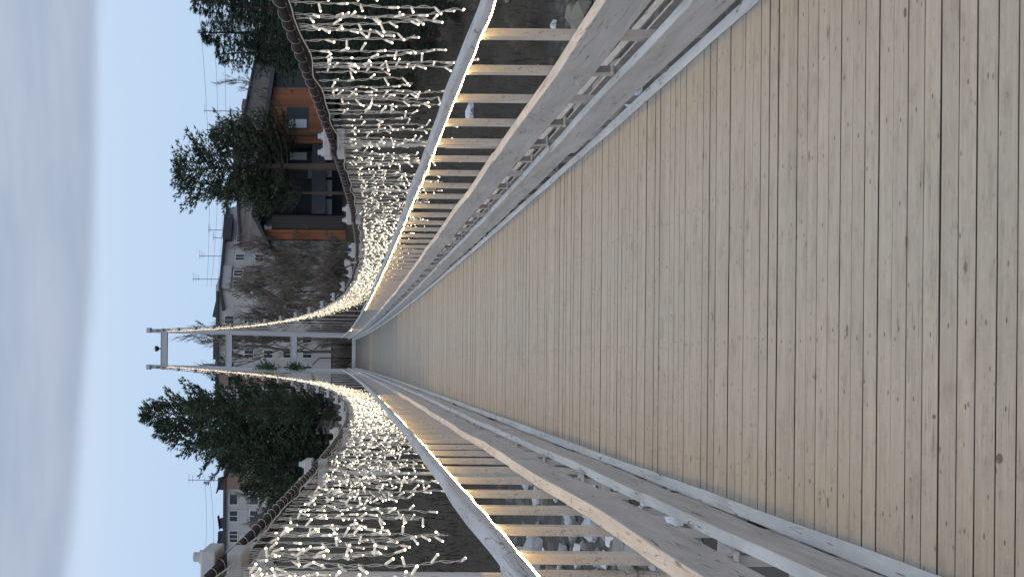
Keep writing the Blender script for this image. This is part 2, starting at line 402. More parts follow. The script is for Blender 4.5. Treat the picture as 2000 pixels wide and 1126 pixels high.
for q in HY:
    if q > 1:
        mb = MB(); mb.box((bx(q), q, zd(q) - .16), (3.0, .12, .18)); mb.build('floor_beam', M['steeld'], rt)
for s in (-1, 1):
    mb = MB(); mb.loft([[(bx(q) + s * (.8 + dx), q, zd(q) - .06 + dz) for dx, dz in ((0, 0), (.08, 0), (.08, -.12), (0, -.12))] for q in np.linspace(-3.2, DEND, 64)])
    mb.build('stringer', M['steeld'], rt)
    mb = MB()
    for w0, t_ in ((1.275, .012), (1.33, .05)):
        mb.loft([[(bx(q) + s * (w0 + dx), q, zd(q) + .10 + dz) for dx, dz in ((0, 0), (t_, 0), (t_, -.05 if t_ < .03 else -.012), (0, -.05 if t_ < .03 else -.012))] for q in np.linspace(-3.2, DEND, 64)])
    mb.build('stay_angle', M['steel'], rt)
mb = MB(); mb.box((bx(DEND), DEND + .12, zd(DEND) + .11), (2.3, .22, .26)); mb.build('end_beam', M['railw'], rt, bevel=.01)

# railings
def beam(ys, s, prof, seed, amp, mat_, root, name, bev=.004):
    mb = MB(); rings = []
    for q in ys:
        ox, oz = wob(q, seed, amp), wob(q, seed + 3.3, amp)
        ow = wob(q, seed + 7.7, amp * .5)
        kb = lambda z: .12 if name == 'handrail_timber' and z < 1.03 else 1.
        rings.append([(bx(q) + s * (p + (ox + (ow if p > 1.08 else 0)) * kb(z)), q, zd(q) + z + oz * kb(z)) for p, z in prof])
    mb.loft(rings)
    if name == 'lower_rail_board':
        for fi in range(len(mb.f) - 2):
            if fi % len(prof) == 1: mb.mi[fi] = 1
    return mb.build(name, [mat_, M['railw']], root, bevel=bev)
RAIL = {}
for s, side in ((1, 'orange house side'), (-1, 'big pine side')):
    root = thing('timber_railing', 'grey painted timber railing with steel balusters on the ' + side, 'railing', (s * 1.1, 0, 0)); RAIL[s] = root
    root.location = (0, 0, 0)
    hand = [(1.094, 1.012), (1.094, 1.016), (1.103, 1.048), (1.110, 1.055), (1.142, 1.062), (1.178, 1.056), (1.186, 1.046), (1.186, 1.012)]
    mid = [(1.046, .385), (1.046, .572), (1.106, .577), (1.106, .385)]
    low = [(1.050, .045), (1.050, .215), (1.094, .222), (1.094, .045)]
    for prof, first, step, nm, mt, amp, bev in ((hand, 2.7 if s > 0 else 3.6, 4.9, 'handrail_timber', 'rail', .006, .006), (mid, 3.1 if s > 0 else 2.2, 4.4, 'middle_rail_board', 'rail', .005, .004), (low, 2.7 if s > 0 else 4.9, 4.5, 'lower_rail_board', 'rail', .004, .004)):
        cuts = [-3.2, first]
        while cuts[-1] < DEND: cuts.append(min(cuts[-1] + step, DEND + .01))
        for k in range(len(cuts) - 1):
            y0, y1 = cuts[k], cuts[k + 1] - .004
            n = max(3, int((y1 - y0) / (.12 if y0 < 20 else .5)))
            jz = rnd.uniform(-.006, .006); jx = rnd.uniform(-.004, .004)
            pr = [(p + jx, z + jz) for p, z in prof]
            beam(np.linspace(y0, y1, n + 1), s, pr, k * 1.7 + s + len(nm), amp, M[mt], root, nm, bev)
    # balusters
    mb = MB(); mb.box((0, 0, .37), (.040, .060, 1.30)); bm_ = mb.mesh('baluster', M['steel'])
    mbr = MB()
    for z in (.235, .335): mbr.box((0, -.044, z), (.058, .030, .006))
    mbr.box((0, -.034, .285), (.034, .008, .094), 0., 1); mbr.box((0, -.043, .229), (.07, .034, .006))
    br = mbr.mesh('bracket', [M['steel'], M['steeld']])
    ys = [4.28 + .6 * k for k in range(-12, 117)]
    far = MB()
    for k, q in enumerate(ys):
        if q > DEND - .2: continue
        x, z = bx(q) + s * 1.132, zd(q)
        if k < 99:
            o = link('baluster', bm_, root, .004 if q < 14 else 0); o.location = (x + rnd.uniform(-.003, .003), q, z)
            if q < 45 and k % 2 == (0 if s > 0 else 1) or k % 7 == 3:
                b2 = link('bracket', br, o)
        else: far.box((x, q, z + .37), (.04, .06, 1.30))
    if far.v: tag(far.build('far_balusters', M['steel'], root), kind='stuff')

# rope lights under the handrails
def rope(s, y0, y1, label):
    mb = MB(); n = int((y1 - y0) / .1); pts = []
    for i in range(n + 1):
        q = y0 + (y1 - y0) * i / n; ph = ((q - 4.28) / .6) % 1
        sag = .007 * math.sin(math.pi * ph) * (1 + math.sin(q * 1.7)) * .8
        pts.append((bx(q) + s * (1.103 + wob(q, s, .0015)), q, zd(q) + 1.0082 - sag))
    mb.tube(pts, .0031, 5); o = mb.build('rope_light', M['led']); tag(o, label, 'rope light', 'rope lights under the handrails')
rope(1, .5, 31, 'warm glowing rope light under the near handrail on the orange house side')
rope(1, 50, 54, 'short lit piece of rope light far along the orange house side handrail')
rope(-1, .5, 21, 'warm glowing rope light under the near handrail on the big pine side')
rope(-1, 50, 54, 'short lit piece of rope light far along the big pine side handrail')

# suspension cables: two twisted ropes on each side
def cable_pt(s, off, q): 
    z = zc(q, s); return Vector((cxo(q, z) + s * (WH + off), q, z))
CYS = []; q = -4.
while q < 74.4:
    CYS.append(q); q += .03 if q < 10 else (.08 if q < 18 else .5)
CYS.append(74.4)
for s, side in ((1, 'orange house side'), (-1, 'big pine side')):
    for off, io in ((-.05, 'inner'), (.05, 'outer')):
        mb = MB(); n = 18; vs = []; 
        ys = CYS if off < 0 else CYS[::2] + [74.4]
        for i, q in enumerate(ys):
            p = cable_pt(s, off, q); t = (cable_pt(s, off, q + .1) - cable_pt(s, off, q - .1)).normalized()
            u = Vector((1, 0, 0)); v = t.cross(u).normalized(); tw = q * 15.
            ring = []
            for k in range(n):
                a = 2 * math.pi * k / n; rr = .0215 + (.0035 * (abs(math.cos(3 * (a + tw))) - .6) if q < 18 else 0)
                ring.append(p + (u * math.cos(a) + v * math.sin(a)) * rr)
            vs.append(ring)
        mb.loft(vs)
        if 'cable' not in M: M['cable'] = simple('twisted cable wire', (.034, .028, .029), .75, .0, .2, 30.)
        M['cable'].node_tree.nodes['Principled BSDF'].inputs['Specular IOR Level'].default_value = .12
        o = mb.build('suspension_cable', M['cable'], smooth=True)
        tag(o, 'dark twisted steel cable, %s one of the pair on the %s' % (io, side), 'cable', 'suspension cables')

# hangers with clamps
mb = MB()
for x in (-.075, .075): pass
def clamp_meshes():
    a = MB(); a.box((0, 0, .056), (.22, .20, .064)); A = a.mesh('clamp_bar', M['clamp'])
    b = MB(); b.box((0, 0, -.056), (.21, .20, .064)); B = b.mesh('lower_clamp_bar', M['clamp'])
    c = MB(); c.cyl((0, 0, .100), .034, .022, 6); c.cyl((0, 0, .124), .022, .028, 8); D = c.mesh('bolt', M['clamp'])
    y = MB()
    for s in (-1, 1): y.box((s * .028, 0, -.150), (.012, .06, .13)); 
    y.cyl((0, 0, -.19), .016, .10, 8, axis='X'); y.box((0, 0, -.225), (.034, .04, .05)); Y = y.mesh('yoke', M['clamp'])
    return A, B, D, Y
cA, cB, cD, cY = clamp_meshes()
rod_cache = {}
for s, side in ((1, 'orange house side'), (-1, 'big pine side')):
    for k, q in enumerate(HY):
        z1 = zc(q, s); x1 = cxo(q, z1) + s * WH; zb = zd(q) - .15
        kk = k - (0 if s < 0 else 1)
        lab = ('steel hanger and bolted clamp, %s from near end, %s' % (ORD[k - 1] if k else 'one beside the viewer', side))
        h = thing('cable_hanger', lab, 'cable hanger', (x1, q, z1), 'hangers between cables and deck')
        sl = math.atan((zc(q + .2) - zc(q - .2)) / .4)
        for nm, me in (('clamp_bar', cA), ('lower_clamp_bar', cB)):
            o = link(nm, me, h, .007 if q < 30 else 0); o.rotation_euler.x = sl
            if nm == 'clamp_bar':
                for sx in (-.066, .066): b = link('bolt', cD, o, .004 if q < 12 else 0); b.location.x = sx
        o = link('yoke', cY, h); 
        L = z1 - zb; lean = (bx(q) + s * WH - x1)
        mb = MB(); mb.tube([(0, 0, -.22), (lean, 0, -L)], .013, 8); mb.build('rod', M['steel'], h, smooth=True)
        mb = MB(); top = zd(q) + .84 - z1
        mb.tube([(lean * .97, 0, top), (lean, 0, -L)], .026, 10); mb.tube([(lean * .97, 0, top + .07), (lean * .97, 0, top - .02)], .020, 8); mb.tube([(lean, 0, top - .42), (lean, 0, top - .46)], .033, 10)
        mb.build('sleeve', M['steel'], h, smooth=False)

# ------------------------------------------------------------------ icicle lights
def wire(mb, p0, length, rr, seed, n, sides, r=.0017, amp=.010, twin=True):
    """hanging cord(s) from p0 downwards; returns the centre line"""
    g = random.Random(seed); line = []; dx = dy = 0.
    ph = g.uniform(0, 6)
    for i in range(n + 1):
        f = i / n
        dx += g.gauss(0, amp * .35); dy += g.gauss(0, amp * .5)
        line.append(Vector((dx * f, dy * (.3 + f) + amp * .5 * math.sin(ph + f * length * 40), -length * f)))
    if twin:
        for sgn in (-1, 1):
            pts = [p0 + l + Vector((math.cos(ph + i * .9) * .0045 * sgn, math.sin(ph + i * .9) * .0075 * sgn, 0)) for i, l in enumerate(line)]
            mb.tube(pts, r, sides, 0, False)
    else: mb.tube([p0 + l for l in line], r * 1.7, sides, 0, False)
    return line
b_ = MB(); b_.tube([(0, 0, 0), (0, 0, -.010), (0, 0, -.044)], [.0036, .0060, .0062], 6, 0); b_.tube([(0, 0, -.044), (0, 0, -.049), (0, 0, -.053)], [.0058, .0060, .0026], 6, 1)
bulb_me = b_.mesh('bulb', [M['tube'], M['bulb']], smooth=True)
def bulb_rot(g):
    a = g.uniform(0, 2 * math.pi); tilt = abs(g.gauss(.75, .55)); 
    return Quaternion((0, 0, 1), a) @ Quaternion((1, 0, 0), tilt)
def far_bulb(mb, p, g, sc=1.):
    d = bulb_rot(g) @ Vector((0, 0, -1)); p = Vector(p); 
    mb.tube([p, p + d * .028 * sc], .0052 * sc, 3, 1, False); a = p + d * .028 * sc; e = p + d * .044 * sc
    mb.tube([a, a + d * .008 * sc, e], [.0045 * sc, .0058 * sc, .002], 4, 2, True)
LP = [.62, .86, .50, .74, .92, .58, .80, .66]
for s, side in ((1, 'orange house side'), (-1, 'big pine side')):
    first = 0
    for k in range(len(HY) - 1):
        q0, q1 = HY[k], HY[k + 1]
        near = q0 < 10; midr = q0 < 23
        if s > 0 and k == 0: pass
        lab = 'white icicle light string of lit bulbs, %s bay from the near end, %s' % (ORD[k], side)
        sl_ = 1.
        zz = zc(q0, s); base = Vector((cxo(q0, zz) + s * (WH - .05), q0, zz))
        t = thing('icicle_light_string', lab, 'string lights', base, 'icicle lights hung along the cables')
        def cp(q, drop=.0):
            z = zc(q, s); return Vector((cxo(q, z) + s * (WH - .05), q, z - drop)) - base
        # feed cord: sagging below the cable, and the turns wrapped round it
        mb = MB(); n = int((q1 - q0) / (.04 if near else .15 if midr else .5)); pts = []
        for i in range(n + 1):
            q = q0 + (q1 - q0) * i / n
            pts.append(cp(q, .040 + .022 * abs(math.sin((q - q0) * 2.9 + s)) + .006 * math.sin(q * 9)) + Vector((-s * .012, 0, 0)))
        mb.tube(pts, .0036 if near else .006, 5, 0, False)
        if midr:
            tp = []; turns = int((q1 - q0) / .19); m_ = turns * 12
            for i in range(m_ + 1):
                f = i / m_; q = q0 + .1 + (q1 - q0 - .2) * f + .02 * math.sin(f * 50); a = f * turns * 2 * math.pi
                tp.append(cp(q) + Vector((math.cos(a) * .029, 0, math.sin(a) * .029)))
            mb.tube(tp, .0013, 4, 0, False)
        mb.build('feed_cord', M['cord'], t, smooth=True)
        if near:
            q = q0 + .04; i = 0
            while q < q1 - .03:
                g = random.Random(k * 1000 + i + (500 if s > 0 else 0)); i += 1
                L = LP[(i * 3 + k) % 8] * g.uniform(.82, 1.1)
                mb = MB(); p0 = cp(q, .055)
                line = wire(mb, Vector((0, 0, 0)), L, .0026, g.random(), int(L / .022), 4, .0024)
                so = mb.build('light_strand', M['cord'], t, smooth=True); so.location = p0
                nb_ = int(L / .10); 
                for j in range(1, nb_ + 1):
                    f = (j + g.uniform(-.3, .3)) / (nb_ + .3); l = line[min(len(line) - 1, int(f * len(line)))]
                    bo = link('bulb', bulb_me, so); bo.location = l; bo.rotation_mode = 'QUATERNION'; bo.rotation_quaternion = bulb_rot(g)
                q += g.choice((.04, .06, .10, .14, .18)) * (1.0 if q0 > 0 else 1.)
        elif midr:
            q = q0 + .04; i = 0
            while q < q1 - .03:
                g = random.Random(k * 1000 + i + (500 if s > 0 else 0)); i += 1
                L = LP[(i * 3 + k) % 8] * g.uniform(.82, 1.1); mb = MB()
                line = wire(mb, Vector((0, 0, 0)), L, .0017, g.random(), 12, 3, .002, .014, False)
                nb_ = int(L / .088)
                for j in range(1, nb_ + 1):
                    f = (j + g.uniform(-.3, .3)) / (nb_ + .3); far_bulb(mb, line[min(12, int(f * 12))], g, 1.15)
                so = mb.build('light_strand', [M['cord'], M['tube'], M['bulb']], t, fixn=False); so.location = cp(q, .055)
                q += g.choice((.05, .07, .09, .12))
        else:
            mb = MB(); q = q0 + .04; i = 0
            while q < q1:
                g = random.Random(k * 1000 + i + (500 if s > 0 else 0)); i += 1
                L = LP[(i * 3 + k) % 8] * g.uniform(.8, 1.1) * (1 if q0 < 40 else .75); p0 = cp(q, .055)
                mb.tube([p0, p0 + Vector((g.gauss(0, .01), g.gauss(0, .02), -L))], .0035, 3, 0, False)
                nb_ = int(L / .085)
                for j in range(1, nb_ + 1): far_bulb(mb, p0 + Vector((g.gauss(0, .02), g.gauss(0, .03), -L * (j + g.uniform(-.4, .4)) / (nb_ + .3))), g, 1.5 if q0 < 45 else 1.8)
                q += g.uniform(.07, .13)
            tag(mb.build('light_strands', [M['cord'], M['tube'], M['bulbfar']], t, fixn=False), kind='stuff')

# ------------------------------------------------------------------ far tower
TX = bx(DEND); T = DEND
tw = thing('bridge_tower', 'tall grey portal tower with two posts and three crossbeams at the far end', 'bridge tower', (TX, T, zd(T)))
z0 = zd(T)
def tx(z): return .21 * max(0, (z - 2) / 13.4)
ZT = 15.75
for s in (-1, 1):
    mb = MB(); rings = []
    for z in np.linspace(-6.5, ZT, 12):
        hw = .185 - .05 * max(0, z) / ZT; c = s * (1.30 - .01 * max(0, z) / ZT * 0) + tx(z)
        rings.append([(c - hw, -hw, z - z0), (c + hw, -hw, z - z0), (c + hw, hw, z - z0), (c - hw, hw, z - z0)])
    mb.loft(rings); mb.build('post', M['tower'], tw, bevel=.02)
    mb = MB(); mb.box((s * 1.33 + tx(ZT), 0, ZT - z0 + .1), (.34, .7, .26)); mb.cyl((s * 1.33 + tx(ZT), 0, ZT - z0 + .1), .2, .36, 16, axis='X'); mb.build('cable_saddle', M['tower'], tw, bevel=.01)
for z in (14.75, 10.05, 5.35):
    mb = MB(); mb.box((tx(z), 0, z - z0), (2.42, .26, .42)); mb.box((tx(z), 0, z - z0 + .22), (2.44, .34, .03)); mb.box((tx(z), 0, z - z0 - .22), (2.44, .34, .03)); mb.build('crossbeam', M['tower'], tw, bevel=.01)
g = thing('globe_lamp', 'dark and white ball lamp on a short stem on the top crossbeam', 'lamp', (tx(15) + TX + .02, T, 14.99))
mb = MB(); mb.cyl((0, 0, .06), .05, .14, 10); mb.build('stem', M['black'], g)
me = bpy.data.meshes.new('globe'); bm = bmesh.new(); bmesh.ops.create_uvsphere(bm, u_segments=24, v_segments=16, radius=.21); bm.to_mesh(me); bm.free(); me.materials.append(M['black'])
for p in me.polygons: p.use_smooth = True
o = link('globe', me, g); o.location.z = .33
me2 = bpy.data.meshes.new('globe_glass'); bm = bmesh.new(); bmesh.ops.create_uvsphere(bm, u_segments=24, v_segments=16, radius=.213)
bmesh.ops.bisect_plane(bm, geom=bm.verts[:] + bm.edges[:] + bm.faces[:], plane_co=(0, 0, .06), plane_no=(0, 0, 1), clear_inner=True); bm.to_mesh(me2); bm.free(); me2.materials.append(M['frame_w'])
for p in me2.polygons: p.use_smooth = True
o = link('glass_cap', me2, g); o.location.z = .33
for s, lb in ((1, 'orange house side'), (-1, 'big pine side')):
    f = thing('floodlight', 'small dark box floodlight fixed above the second crossbeam on the %s' % lb, 'floodlight', (TX + tx(10.6) + s * .98, T, 10.55), 'floodlights on the tower')
    mb = MB(); mb.box((0, -.03, .18), (.34, .3, .40)); mb.build('housing', M['steeld'], f, bevel=.02)
    mb = MB(); mb.box((0, -.19, .18), (.28, .02, .32)); mb.build('lens', M['glass'], f)
    mb = MB(); mb.box((s * .15, 0, 0), (.05, .08, .16)); mb.build('bracket', M['black'], f)
f = thing('spot_lamp', 'tiny white lamp at the middle of the lowest crossbeam', 'lamp', (TX - .05, T - .2, 5.2))
mb = MB(); mb.cyl((0, -.05, .05), .07, .12, 12, axis='Y'); mb.build('head', M['frame_w'], f); mb = MB(); mb.box((0, .04, .12), (.05, .12, .05)); mb.build('arm', M['black'], f)
# iron handrails on the steps beyond the deck
for px, lb, nx in ((673, 'on the orange house side', 1), (699, 'on the big pine side', 1)):
    p = at(688, px, 76.5); tp = at(622, px, 76.5)
    f = thing('step_handrail', 'thin black iron step handrail beyond the deck end, %s' % lb, 'handrail', p, 'black step handrails')
    h = tp.z - p.z
    mb = MB(); mb.tube([(0, 0, -.6), (0, 0, h * .9), (-.05, .2, h), (-.5, 1.2, h + .45)], .045, 8); mb.build('front_post', M['black'], f, smooth=True)
    mb = MB(); mb.tube([(0, 0, h * .45), (0, 2.4, h * .2)], .03, 6); mb.tube([(-.3, 2.4, -1), (-.3, 2.4, h * .6)], .035, 6); mb.build('bar', M['black'], f)

# ------------------------------------------------------------------ terrain
def hsh(x, y): return .35 * math.sin(x * .31 + y * .17) + .25 * math.sin(x * .13 - y * .41 + 2) + .15 * math.sin(x * .9 + y * .77)
def gz(x, y):
    bed = -5.7 + .25 * hsh(x * 2, y * 2)
    toe = 41 + .9 * math.sin(x * .17) - 15 * min(1, max(0, (x - 1) / 5))
    if y < toe: b = bed
    elif y < 76: f = (y - toe) / (76 - toe); b = bed + (6.3) * (f ** .8) + .5 * f * hsh(x, y)
    else: b = .6 + .5 * hsh(x, y) * .4 + min(4.0, (y - 76) * .055)
    if abs(x) < 3.5 and y > 70: b = min(b, zd(70) - .25)
    # the bank climbs on the orange house side
    if x > 8 and y > 48: b += min(1.2, (x - 8) * .06) * min(1, (y - 48) / 20)
    if x < -12 and y > 60: b += min(1, (-x - 12) / 10) * min(y - 60, 90) * .10
    near = y < 4
    if near: b += (4 - y) * .3
    return b
mb = MB(); xs = np.concatenate([np.linspace(-900, -80, 20), np.arange(-78, 78, 1.5), np.linspace(80, 900, 20)]); ys = np.concatenate([np.arange(-14, 0, 2.), np.arange(0, 100, 1.2), np.linspace(101, 220, 30), np.linspace(240, 1800, 16)])
vs = [(x, y, gz(x, y) + (max(0, y - 300) * .02 if y > 300 else 0)) for y in ys for x in xs]; nx = len(xs)
mb.add(vs, [(j * nx + i, j * nx + i + 1, (j + 1) * nx + i + 1, (j + 1) * nx + i) for j in range(len(ys) - 1) for i in range(nx - 1)])
m, t, b = mat('riverbank ground'); co = t.coord(); X, Y, Z = t.sep(co)
n = t.noise(co, .35, 6., .65); n2 = t.noise(co, 3.5, 5., .7)
soil = t.mix(t.smooth(n, .35, .7), (.020, .017, .013), (.034, .030, .020)); soil = t.mix(t.m('MULTIPLY', t.smooth(n2, .4, .8), .6), soil, (.072, .062, .047))
peb = t.voro(co, 2.2); stone = t.mix(t.white(peb['Position']), (.035, .035, .03), (.13, .135, .135)); stone = t.mix(t.smooth(peb['Distance'], .3, .6), stone, (.05, .05, .045))
t.put(b.inputs['Base Color'], t.mix(t.smooth(t.m('ADD', Z, t.m('MULTIPLY', n, 1.2)), -4.6, -4.0), stone, soil)); b.inputs['Roughness'].default_value = .9
t.put(b.inputs['Normal'], t.bump(n2, .3, .1))
tag(mb.build('ground', m, smooth=True), kind='structure')

# river stones
def stone_shape(g, sx, sy, sz):
    bm = bmesh.new(); bmesh.ops.create_icosphere(bm, subdivisions=1, radius=1); vs = []
    q = Quaternion((g.random() - .5, g.random() - .5, g.random() - .5, g.random() - .5)).normalized()
    for v in bm.verts: c = q @ (v.co * g.uniform(.72, 1.12)); vs.append(Vector((c.x * sx, c.y * sy, c.z * sz)))
    fs = [[v.index for v in f.verts] for f in bm.faces]; bm.free(); return vs, fs
m, t, b = mat('pale river stone'); tone = t.attr('tone')['Color']; co = t.coord(); n = t.noise(co, 5., 5., .65)
t.put(b.inputs['Base Color'], t.mix(t.m('MULTIPLY', t.smooth(n, .4, .7), .45), tone, (.16, .16, .15))); b.inputs['Roughness'].default_value = .85
t.put(b.inputs['Normal'], t.bump(n, .5, .04)); M['stone'] = m
g = random.Random(3); mb = MB(); big = []
for i in range(2600):
    y = g.uniform(9, 46); x = g.uniform(-.62 * y - 1, .48 * y + 2); r_ = g.choice((.12, .16, .2, .26, .34, .42)); 
    if (y > 41 or (x > 4 and y > 27)) and g.random() < .93: continue
    if x > 1.2 and (y < 25 or g.random() < .7): continue
    tn = g.choice(((.58, .62, .68), (.46, .49, .54), (.30, .31, .33), (.64, .68, .74), (.15, .14, .10), (.22, .21, .19)))
    vs, fs = stone_shape(g, r_ * g.uniform(.8, 1.5), r_, r_ * g.uniform(.5, .9)); z = gz(x, y) + r_ * .15
    mb.add([v + Vector((x, y, z)) for v in vs], fs, 0, tn)
tag(mb.build('river_stones', M['stone'], fixn=False), kind='stuff')
protos = []
for i in range(6):
    mb = MB(); vs, fs = stone_shape(g, g.uniform(.5, .8), g.uniform(.4, .6), g.uniform(.3, .5)); mb.add(vs, fs, 0, [(.50, .53, .58), (.38, .40, .43), (.56, .58, .63), (.28, .28, .28), (.45, .47, .5), (.2, .19, .16)][i]); protos.append(mb.mesh('boulder', M['stone'], fixn=False))
for i in range(34):
    y = g.uniform(14, 40) if i % 2 else g.uniform(25.5, 30); sd = -1 if i % 2 else 1; x = sd * g.uniform(.16, .30) * y if sd < 0 else g.uniform(.22, .36) * y
    o = link('boulder', protos[i % 6 if sd < 0 else (3, 5)[(i // 2) % 2]]); o.location = (x, y, gz(x, y) + .18); o.rotation_euler.z = g.uniform(0, 6)
    s_ = g.uniform(.7, 1.3); o.scale = (s_, s_, s_)
    tag(o, ['pale grey boulder lying on the stony riverbed beneath the bridge', 'dark weathered boulder lying on the stony riverbed beneath the bridge'][1 if sd > 0 or i % 6 in (3, 5) else 0], 'boulder', 'boulders on the riverbed')

# dry grass over the far bank
mb = MB(); g = random.Random(11)
for i in range(16000):
    y = 27 + 50 * g.random() ** 1.1; x = g.uniform(-.30 * y - 4, .37 * y + 3)
    if y < 42 and x < 6: continue
    if abs(x) < 1.6: continue
    z = gz(x, y); h = g.uniform(.25, .7); a = g.uniform(0, 6.3); tw_ = .012 if y < 48 else .03; dx, dy = math.cos(a) * tw_, math.sin(a) * tw_; lx, ly = g.gauss(0, .2) * h, g.gauss(0, .2) * h
    c = g.choice(((.040, .034, .021), (.03, .028, .017), (.058, .048, .031), (.022, .030, .016)))
    mb.add([(x - dx, y - dy, z - .05), (x + dx, y + dy, z - .05), (x + lx, y + ly, z + h)], [(0, 1, 2)], 0, c)
m, t, b = mat('dry bank grass'); t.put(b.inputs['Base Color'], t.attr('tone')['Color']); b.inputs['Roughness'].default_value = .85
tag(mb.build('dry_grass', m, fixn=False), kind='stuff')

# ------------------------------------------------------------------ trees
def mesh_np(name, V, Fq, mats):
    me = bpy.data.meshes.new(name); me.from_pydata(V, [], Fq); me.materials.append(mats); me.update(); return me
def conifer(seed, h, rad, kind):
    """returns (trunk mesh, crown mesh); needles are many small blades set on limbs"""
    g = random.Random(seed); tr = MB(); V = []; Fq = []
    lean = (g.gauss(0, .02) * h, g.gauss(0, .02) * h)
    def tp(f): return Vector((lean[0] * f * f + .05 * math.sin(f * 9 + seed), lean[1] * f * f, h * f))
    r0 = h * .016 + .05
    tr.tube([tp(i / 10) for i in range(11)], [r0 * (1 - .93 * i / 10) for i in range(11)], 8)
    def tuft(p, d, L, nb):
        for _ in range(nb):
            dd = (d + Vector((g.gauss(0, .42), g.gauss(0, .42), g.gauss(.14, .36)))).normalized()
            u = dd.cross(Vector((g.gauss(0, 1), g.gauss(0, 1), g.gauss(0, 1)))).normalized()
            ll = L * g.uniform(.6, 1.25); ww = ll * .085; o = len(V)
            V.extend([tuple(p), tuple(p + dd * ll * .5 + u * ww), tuple(p + dd * ll), tuple(p + dd * ll * .5 - u * ww)]); Fq.append((o, o + 1, o + 2, o + 3))
    f0 = .12 if kind == 'spruce' else (.16 if kind == 'cedar' else .36)
    nl = int(h * (11 if kind == 'spruce' else 10.5 if kind == 'cedar' else 10))
    lobes = [g.uniform(0, 6.28) for _ in range(4)]
    for i in range(nl):
        f = f0 + (1 - f0) * (i + g.random()) / nl; f = min(f, .992); t_ = (f - f0) / (1 - f0); az = g.uniform(0, 6.283)
        if kind == 'spruce': prof = (1 - t_) ** .8 * min(1, .45 + t_ * 4)
        elif kind == 'cedar': prof = min(1, (1 - t_) * 1.55 + .06) * min(1, .6 + t_ * 1.5)
        else: prof = math.sin(math.pi * min(1, .18 + .80 * t_)) ** .75
        L = rad * prof * g.uniform(.55, 1.12) * (1 + .16 * math.sin(3 * az + lobes[int(t_ * 3.99)])) + .15
        up = {'spruce': -.22 + .5 * t_, 'cedar': .12 + .55 * t_, 'pine': .10 + .75 * t_}[kind]; curve = {'spruce': .30, 'cedar': .75, 'pine': .45}[kind]
        p = tp(f); n = max(3, int(L / .42)); d = Vector((math.cos(az), math.sin(az), up)).normalized(); pts = [p.copy()]
        for k in range(n):
            d = (d + Vector((g.gauss(0, .10), g.gauss(0, .10), curve / n * (1.4 * k / n) + g.gauss(0, .05)))).normalized(); p = p + d * (L / n); pts.append(p.copy())
            fr = (k + 1) / n
            if fr < (.15 if kind != 'pine' else .28): continue
            tl = (.36 if kind != 'spruce' else .30) * (1.2 - .3 * fr)
            tuft(p, d + Vector((0, 0, .25 if kind != 'spruce' else 0)), tl, 8)
            for sg in (-1, 1):
                sd = (d.cross(Vector((0, 0, 1))) * sg * g.uniform(.7, 1.2) + d * .55 + Vector((0, 0, g.uniform(-.1, .45) if kind != 'spruce' else g.uniform(-.45, .1)))).normalized()
                q_ = p.copy(); sl = g.uniform(.25, .75) * (1.25 - .75 * fr) * min(1.6, L * .45)
                for j in range(max(1, int(sl / .26))): q_ = q_ + sd * .26; tuft(q_, sd + Vector((0, 0, .3 if kind != 'spruce' else -.05)), tl, 8)
        tr.tube(pts, [max(.012, r0 * .22 * (1 - i_ / len(pts))) * (1.1 - t_ * .7) for i_ in range(len(pts))], 4, 0, False)
    for _ in range(8): tuft(tp(1) + Vector((0, 0, g.uniform(-.5, .1))), Vector((0, 0, 1)), .36, 4)
    return tr.mesh('trunk', M['bark'], True), mesh_np('crown', V, Fq, M['spruce' if kind == 'spruce' else 'pine'])
PRO = {'cedar': [conifer(1, 14, 3.5, 'cedar'), conifer(5, 14, 3.2, 'cedar')], 'spruce': [conifer(2, 14, 3.4, 'spruce'), conifer(8, 14, 2.9, 'spruce')], 'pine': [conifer(3, 14, 3.7, 'pine'), conifer(9, 14, 3.3, 'pine')]}
def tree(px, py, d, base_px, kind, v, wide, label, rz=0.):
    top = at(px, py, d); x, y = top.x, d; b0 = gz(x, y) - .2; h = top.z - b0
    t = thing({'cedar': 'cedar_pine_tree', 'spruce': 'spruce_tree', 'pine': 'pine_tree'}[kind], label, 'tree', (x, y, b0), 'conifers beyond the bridge')
    tm, cm_ = PRO[kind][v]; s_ = h / 14.
    for nm, me in (('trunk', tm), ('crown', cm_)):
        o = link(nm, me, t)
    t.scale = (s_ * wide, s_ * wide, s_); t.rotation_euler.z = rz
# big dark group on the pine side
tree(283, 812, 96, 0, 'cedar', 0, 1.1, 'tallest dark stone pine of the group beside the far tower', .4)
tree(312, 852, 92, 0, 'cedar', 1, 1.30, 'broad stone pine behind the row, on the outer flank of the tall pine group', 2.0)
tree(365, 796, 88, 0, 'cedar', 1, 1.05, 'stone pine leaning in closest to the far tower post', 3.6)
tree(392, 872, 86, 0, 'cedar', 0, 1.45, 'stone pine with drooping outer limbs in front of the tall group', 5.1)
tree(440, 905, 82, 0, 'cedar', 1, 1.5, 'lower stone pine nearest the white apartment block', 1.1)
tree(470, 796, 80, 0, 'cedar', 0, 1.15, 'young stone pine low beside the lit cable, in front of the tall group', .9)
tree(475, 962, 84, 0, 'cedar', 1, 1.3, 'lowest stone pine at the end of the pine group, overlapping the white apartment block', 2.9)
tree(500, 935, 80, 0, 'spruce', 0, 1.1, 'small spruce at the foot of the tall pine group, towards the apartment block', .2)
# pine before the orange house
tree(352, 322, 87, 0, 'pine', 0, 1.35, 'leggy pine with bare lower trunk in front of the dark modern house', .7)
tree(420, 262, 90, 0, 'pine', 1, 1.0, 'smaller pine crown crowding the tall pine by the orange house', 2.2)
tree(425, 375, 88, 0, 'pine', 1, .75, 'low pine beside the tall pine, over the slatted end of the house', 4.4)
